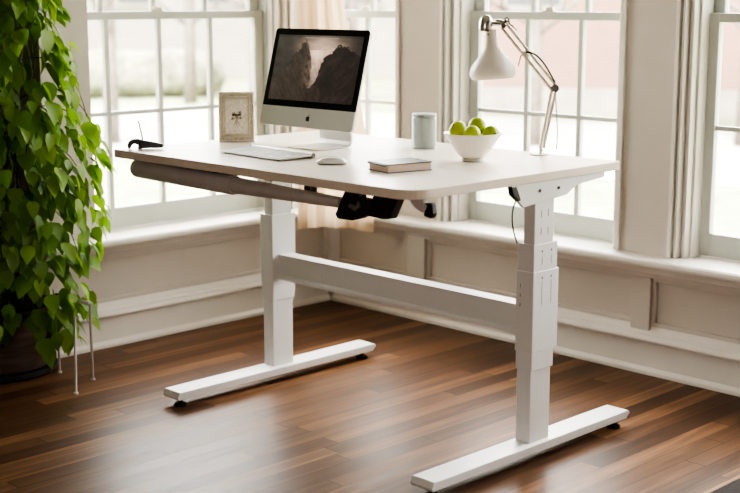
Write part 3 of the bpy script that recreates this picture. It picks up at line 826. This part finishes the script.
# ------------------------------------------------------------------ potted plant
PX, PY = -.665, -.105
def plant():
    rng = random.Random(11)
    root = empty('potted_plant', (PX, PY, 0))
    tag(root, 'tall leafy green climbing plant in a brown pot left of the desk', 'plant')
    b = MB(); b.lathe([(0, .022), (.178, .022), (.188, .04), (.196, .10), (.204, .20), (.210, .245), (.214, .25), (.214, .265), (.200, .265), (.196, .24), (0, .235)], 56, ripple=lambda k, z: .0025*math.sin(z*210)); b.build('pot', M['pot'], root, smooth=60)
    b = MB(); b.lathe([(0, 0), (.196, 0), (.206, .008), (.208, .026), (.200, .028), (.192, .020), (0, .020)], 56); b.build('saucer', M['rubber'], root, smooth=40)
    b = MB(); b.lathe([(.197, .238), (.12, .246), (0, .25)], 32); b.build('soil', M['soil'], root, smooth='all')
    # outline radius against height
    prof = [(.10, .30), (.20, .36), (.30, .37), (.42, .38), (.55, .46), (.66, .47), (.76, .43), (.86, .45), (.95, .45), (1.05, .37), (1.18, .33), (1.35, .32), (1.6, .31), (1.9, .26), (2.1, .14)]
    def rad(z):
        for (a, r0), (c, r1) in zip(prof, prof[1:]):
            if a <= z <= c: return r0+(r1-r0)*(z-a)/(c-a)
        return .1
    # vines
    vb = MB(); stems = []
    for i in range(26):
        a = rng.uniform(0, 2*PI); r0 = rng.uniform(.02, .12); zt = rng.uniform(1.0, 2.1); r1 = rng.uniform(.05, .22)
        p0 = Vector((r0*math.cos(a), r0*math.sin(a), .24)); p3 = Vector((r1*math.cos(a+1), r1*math.sin(a+1), zt))
        pts = bez(p0, p0+Vector((rng.uniform(-.1, .1), rng.uniform(-.1, .1), .4)), p3-Vector((rng.uniform(-.1, .1), rng.uniform(-.1, .1), .4)), p3, 14)
        vb.tube(pts, [.005-.003*k/14 for k in range(15)], 6); stems.append(pts)
    for i in range(34):   # arching outer shoots that hang down
        a = rng.uniform(-1.4, 1.9); z0 = rng.uniform(.45, 1.9); R = rad(max(.12, z0-.22))*rng.uniform(.7, .95)
        d = Vector((math.cos(a), math.sin(a), 0))
        if PX + d.x*R < XW+.02 and PY + d.y*R > Y0-.04: continue
        vb.tube(bez(d*.05+Vector((0, 0, z0-.1)), d*R*.5+Vector((0, 0, z0+.10)), d*R*.9+Vector((0, 0, z0)), d*R+Vector((0, 0, z0-.22)), 12), [.0035-.002*k/12 for k in range(13)], 5)
    vb.build('vines', M['stem'], root, smooth='all')
    # leaves
    lb = MB(); tone = lb.bm.verts.layers.float.new('tone')
    half = [(0, 0), (.16, .30), (.33, .41), (.55, .36), (.78, .18), (1.0, 0)]
    def leaf(p, out, size, tval, droop, twist):
        side = Vector((-out.y, out.x, 0)).normalized()
        ax = (out*math.cos(droop) + Vector((0, 0, -math.sin(droop)))).normalized()
        nr = side.cross(ax).normalized()
        if nr.z < 0: nr = -nr
        q = Matrix.Rotation(twist, 3, ax); side = q @ side; nr = q @ nr
        asp = rng.uniform(.72, 1.0)
        mid = []; lft = []; rgt = []
        for t, w in half:
            bend = -.22*t*t*size
            c = p + ax*(t*size) + nr*bend
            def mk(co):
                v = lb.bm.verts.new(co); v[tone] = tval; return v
            mid.append(mk(c))
            if w > 0:
                wob = rng.uniform(.93, 1.07)
                lft.append(mk(c + side*(w*size*asp*wob) + nr*(.16*w*size) - ax*(.06*size if t < .2 else 0)))
                rgt.append(mk(c - side*(w*size*asp*wob) + nr*(.16*w*size) - ax*(.06*size if t < .2 else 0)))
            else: lft.append(None); rgt.append(None)
        for S, flip in ((lft, 0), (rgt, 1)):
            for k in range(len(half)-1):
                vs = [mid[k], mid[k+1]] + [S[k+1]]*(S[k+1] is not None) + [S[k]]*(S[k] is not None)
                if flip: vs = vs[::-1]
                f = lb.bm.faces.new(vs); f.smooth = True
    cnt = 0; tries = 0
    while cnt < 3000 and tries < 60000:
        tries += 1
        z = rng.uniform(.14, 2.05); R = rad(z); a = rng.uniform(-PI, PI)
        rr = R*(1-abs(rng.gauss(0, .30)))
        if rr < .03: continue
        d = Vector((math.cos(a), math.sin(a), 0)); p = d*rr + Vector((0, 0, z))
        # clumps leave a few gaps
        from mathutils import noise
        if noise.noise(Vector((p.x*5, p.y*5, p.z*5))) < -.22 and rr > .55*R: continue
        wx, wy = PX+p.x, PY+p.y
        size = rng.uniform(.05, .105)
        if z < .34 and rr < .225: continue
        if wx < XW+.10 and wy > Y0-.13: continue
        if wx < -1.5 or (wy > Y0-.1 and wx < XW): continue
        if math.hypot(wx+.02-.0, wy-.0) < .0: continue
        if wx > -.52 and wy > -.16 and z < .42 and rng.random() < .5: continue
        # keep clear of the desk
        if wx > -.10 and wy > -.10: continue
        sunny = max(0, min(1, (d.dot(Vector((.35, .9, 0)))*.5+.5)))  # light put into leaf tone: window side, outer and upper leaves paler
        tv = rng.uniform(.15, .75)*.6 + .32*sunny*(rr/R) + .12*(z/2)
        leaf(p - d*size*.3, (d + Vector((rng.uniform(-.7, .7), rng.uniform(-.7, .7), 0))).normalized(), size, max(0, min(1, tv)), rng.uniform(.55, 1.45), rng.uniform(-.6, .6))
        cnt += 1
    fo = lb.build('foliage', M['leaf'], root, recalc=False)
plant()

# ------------------------------------------------------------------ low stand beside the plant
def low_stand():
    root = empty('low_stand', (0, 0, 0))
    tag(root, 'low three-legged stand with thin pale legs beside the potted plant', 'stand')
    A, Bq, Dq = (-.2955, .066), (-.184, -.078), (-.470, .028)
    zt = .30
    Tp = (-.376, .050)
    for p, t in ((A, A), (Bq, Tp), (Dq, Dq)):
        b = MB(); b.tube([(p[0], p[1], .004), (t[0], t[1], zt)], .0052, 10); l = b.build('leg', M['acryl'], root, smooth=40)
        b = MB(); b.lathe([(0, 0), (.009, 0), (.009, .006), (0, .010)], 12, (p[0], p[1], 0)); b.build('foot_cap', M['taupe'], l)
    b = MB(); b.tube([(A[0], A[1], zt), (Dq[0], Dq[1], zt+.004)], .0085, 10); b.build('rail', M['taupe'], root, smooth=40)
    b = MB(); b.lathe([(0, -.014), (.010, -.010), (.014, 0), (.010, .010), (0, .014)], 16, (Dq[0], Dq[1], zt+.004)); b.build('knob', M['black'], root, smooth='all')
low_stand()

# ------------------------------------------------------------------ rug corner
def rug():
    root = empty('area_rug', (1.9725, .7, 0))
    tag(root, 'charcoal area rug with tan binding at the bottom right', 'rug')
    b = MB(); b.box(.016, 1.3, -1.6, .55, 0, .008); b.build('pile', M['rug'], root)
    b = MB(); b.box(0, .016, -1.6, .566, 0, .009); b.box(.016, 1.3, .55, .566, 0, .009); b.build('binding', M['rugedge'], root, bevel=.003)
rug()

# ------------------------------------------------------------------ outdoors
GZ = -.50
def az(a, r): return Vector((CAM.x - r*math.sin(math.radians(a)), CAM.y + r*math.cos(math.radians(a)), GZ))
b = MB(); b.box(-90, 60, -40, 110, GZ-.2, GZ); struct(b.build('ground', M['lawn']))
b = MB()
b.prism([tuple(az(a, r))[:2] for a, r in ((8, 13.5), (8, 19), (30, 20.5), (52, 24), (75, 26), (75, 19), (52, 16), (30, 14))], lambda p, k: (p[0], p[1], GZ+.02 if k else GZ-.05)); struct(b.build('pavement', M['paving']))

def building(a, r, w, d, h, m, label, cols, rows, name='building'):
    p = az(a, r); root = empty(name, p, math.radians(a))
    tag(root, label, 'building')
    b = MB(); b.box(-w/2, w/2, 0, d, 0, h); b.build('wall', m, root)
    b = MB(); b.prism([(-.3, h), (d+.3, h), (d/2, h+1.8)], lambda q, k: ((w/2+.3) if k else (-w/2-.3), q[0], q[1])); b.build('roof', M['roof'], root)
    for i in range(cols):
        for j in range(rows):
            x = -w/2 + w*(i+.5)/cols; z = 1.75+2.5*j
            f = MB(); f.box(x-.55, x+.55, -.06, .02, z, z+1.5); fo = f.build('window', M['stone'], root)
            g = MB(); g.box(x-.45, x+.45, -.08, -.05, z+.1, z+1.4); g.build('pane', M['dglass'], fo)
    b = MB(); b.box(-w/2-.02, w/2+.02, -.04, .02, 0, .45); b.build('plinth', M['stone'], root)
building(33, 22.5, 6.6, 7, 6.2, M['brick'], 'red brick house across the street, seen through the right windows', 3, 2)
building(57.5, 34, 9, 8, 6, M['stone'], 'pale stone house far beyond the left window', 4, 2)
building(43, 33, 5, 8, 6, M['stone'], 'pale house behind the corner window', 3, 2)

def tree(a, r, h, seed, label):
    rng = random.Random(seed); p = az(a, r); root = empty('bare_tree', p)
    tag(root, label, 'tree', 'bare trees outdoors')
    tb = MB(); bb = MB()
    t0 = h*.012+.02
    trunk = [Vector((0, 0, -.1)), Vector((.03, 0, h*.2)), Vector((-.04, .05, h*.4)), Vector((.02, 0, h*.62))]
    tb.tube(trunk, [t0*1.3, t0, t0*.85, t0*.6], 9)
    def branch(p, d, l, rd, lev):
        q = p + d*l*.5 + Vector((rng.uniform(-.1, .1), rng.uniform(-.1, .1), 0))*l; e = q + (d+Vector((0, 0, .25))).normalized()*l*.5
        bb.tube([p, q, e], [rd, rd*.8, rd*.5], 5)
        if lev:
            for k in range(4):
                nd = (d + Vector((rng.uniform(-1, 1), rng.uniform(-1, 1), rng.uniform(-.3, .6)))).normalized()
                branch(p.lerp(e, rng.uniform(.35, 1)), nd, l*.6, rd*.55, lev-1)
    for k in range(11):
        t = rng.uniform(.2, .62); aa = rng.uniform(0, 2*PI)
        branch(Vector((0, 0, h*t)), Vector((math.cos(aa), math.sin(aa), rng.uniform(.1, .9))).normalized(), h*rng.uniform(.12, .21), t0*.42, 2)
    tb.build('trunk', M['bark'], root, smooth='all'); bb.build('branches', M['bark'], root, smooth='all')
tree(56.8, 18, 6, 1, 'bare tree on the lawn, leftmost beyond the left window')
tree(53.4, 25, 7, 2, 'bare tree beyond the middle panes of the left window')
tree(50.6, 20.5, 6, 3, 'bare tree beyond the right panes of the left window')
tree(46.4, 24, 6, 4, 'bare tree outside the corner window behind the computer')
tree(38.5, 17.5, 6, 5, 'bare tree outside the window behind the lamp shade')
tree(29.6, 18, 7, 6, 'bare tree outside the window at the right edge')
def hedge(a0, a1, r, h, label, seed):
    rng = random.Random(seed); p0, p1 = az(a0, r), az(a1, r); root = empty('hedge', (p0+p1)/2)
    tag(root, label, 'hedge')
    b = MB(); n = 40; L = (p1-p0)/2
    for i in range(n):
        t = -1+2*(i+.5)/n; c = L*t + Vector((0, 0, h*.5))
        s = rng.uniform(.85, 1.15)
        b.lathe([(0, -h*.5), (h*.45*s, -h*.42), (h*.62*s, -h*.1), (h*.5*s, h*.28*s), (h*.2, h*.46*s), (0, h*.5*s)], 9, c)
    b.build('hedge_leaves', M['hedge'], root, smooth='all')
hedge(58.5, 52.8, 27, .9, 'low green hedge along the lawn beyond the left window', 3)

# ------------------------------------------------------------------ light
w = bpy.data.worlds.new('sky'); sc.world = w; w.use_nodes = True
nt = w.node_tree; bg = nt.nodes['Background']
tc = nt.nodes.new('ShaderNodeTexCoord')
dp = nt.nodes.new('ShaderNodeVectorMath'); dp.operation = 'DOT_PRODUCT'
nt.links.new(tc.outputs['Generated'], dp.inputs[0]); dp.inputs[1].default_value = Vector((-.62, .74, .28)).normalized()
rp = nt.nodes.new('ShaderNodeValToRGB'); e = rp.color_ramp.elements
SKY_HI, SKY_LO = 1.0, .05
e[0].position = .42; e[0].color = (SKY_LO*1.05, SKY_LO*.98, SKY_LO*.90, 1)
e[1].position = .80; e[1].color = (1.0, .99, .965, 1)
k = e.new(.60); k.color = (.30, .285, .27, 1)
mr = nt.nodes.new('ShaderNodeMapRange'); mr.inputs['From Min'].default_value = -1; mr.inputs['From Max'].default_value = 1
nt.links.new(dp.outputs['Value'], mr.inputs['Value']); nt.links.new(mr.outputs['Result'], rp.inputs['Fac'])
nt.links.new(rp.outputs['Color'], bg.inputs['Color']); bg.inputs['Strength'].default_value = 12.0

sd = bpy.data.lights.new('sun', 'SUN'); sd.energy = 15; sd.angle = math.radians(8); sd.color = (1, .96, .9)
so = bpy.data.objects.new('sun', sd); col.objects.link(so); so.rotation_euler = Vector((-.45, .62, -.85)).to_track_quat('-Z', 'Y').to_euler()
for i, (loc, rot, sx) in enumerate((((XW-.24, .80, 1.4), (0, -PI/2, 0), 1.3), ((-.50, YW+.24, 1.4), (-PI/2, 0, 0), .8), ((.52, YW+.24, 1.4), (-PI/2, 0, 0), .95), ((1.70, YW+.24, 1.4), (-PI/2, 0, 0), .95), ((2.92, YW+.24, 1.4), (-PI/2, 0, 0), .95))):
    pd = bpy.data.lights.new('window_portal', 'AREA'); pd.shape = 'RECTANGLE'; pd.size = 1.85 if i == 0 else sx; pd.size_y = sx if i == 0 else 1.85; pd.cycles.is_portal = True
    po = bpy.data.objects.new('window_portal', pd); col.objects.link(po); po.location = loc; po.rotation_euler = rot
fl = bpy.data.lights.new('fill_light', 'AREA'); fl.shape = 'DISK'; fl.size = 1.8; fl.energy = 19; fl.color = (1, .93, .86)  # added fill light for the camera-side faces, not a fitting of the room
fo = bpy.data.objects.new('fill_light', fl); col.objects.link(fo); fo.location = (3.4, -4.0, 1.5); fo.rotation_euler = (Vector((.7, .3, .9))-fo.location).to_track_quat('-Z', 'Y').to_euler()
# ------------------------------------------------------------------ camera
cd = bpy.data.cameras.new('camera'); cam = bpy.data.objects.new('camera', cd); col.objects.link(cam)
cam.location = CAM; cam.rotation_euler = (PI/2-.1853, 0, .7925)
cd.sensor_width = 36; cd.lens = 1306.2/740*36
cd.shift_x = -(374.64-370)/740; cd.shift_y = (244.74-246.5)/740
cd.clip_start = .05; cd.clip_end = 400
cd.dof.use_dof = True; cd.dof.focus_distance = 4.25; cd.dof.aperture_fstop = 2.6
sc.camera = cam
sc.view_settings.view_transform = 'AgX'
sc.view_settings.look = 'AgX - High Contrast'
sc.view_settings.exposure = 0.9
try:
    sc.cycles.use_denoising = True
    sc.cycles.max_bounces = 10; sc.cycles.transparent_max_bounces = 16
    sc.cycles.sample_clamp_indirect = 8
except Exception: pass
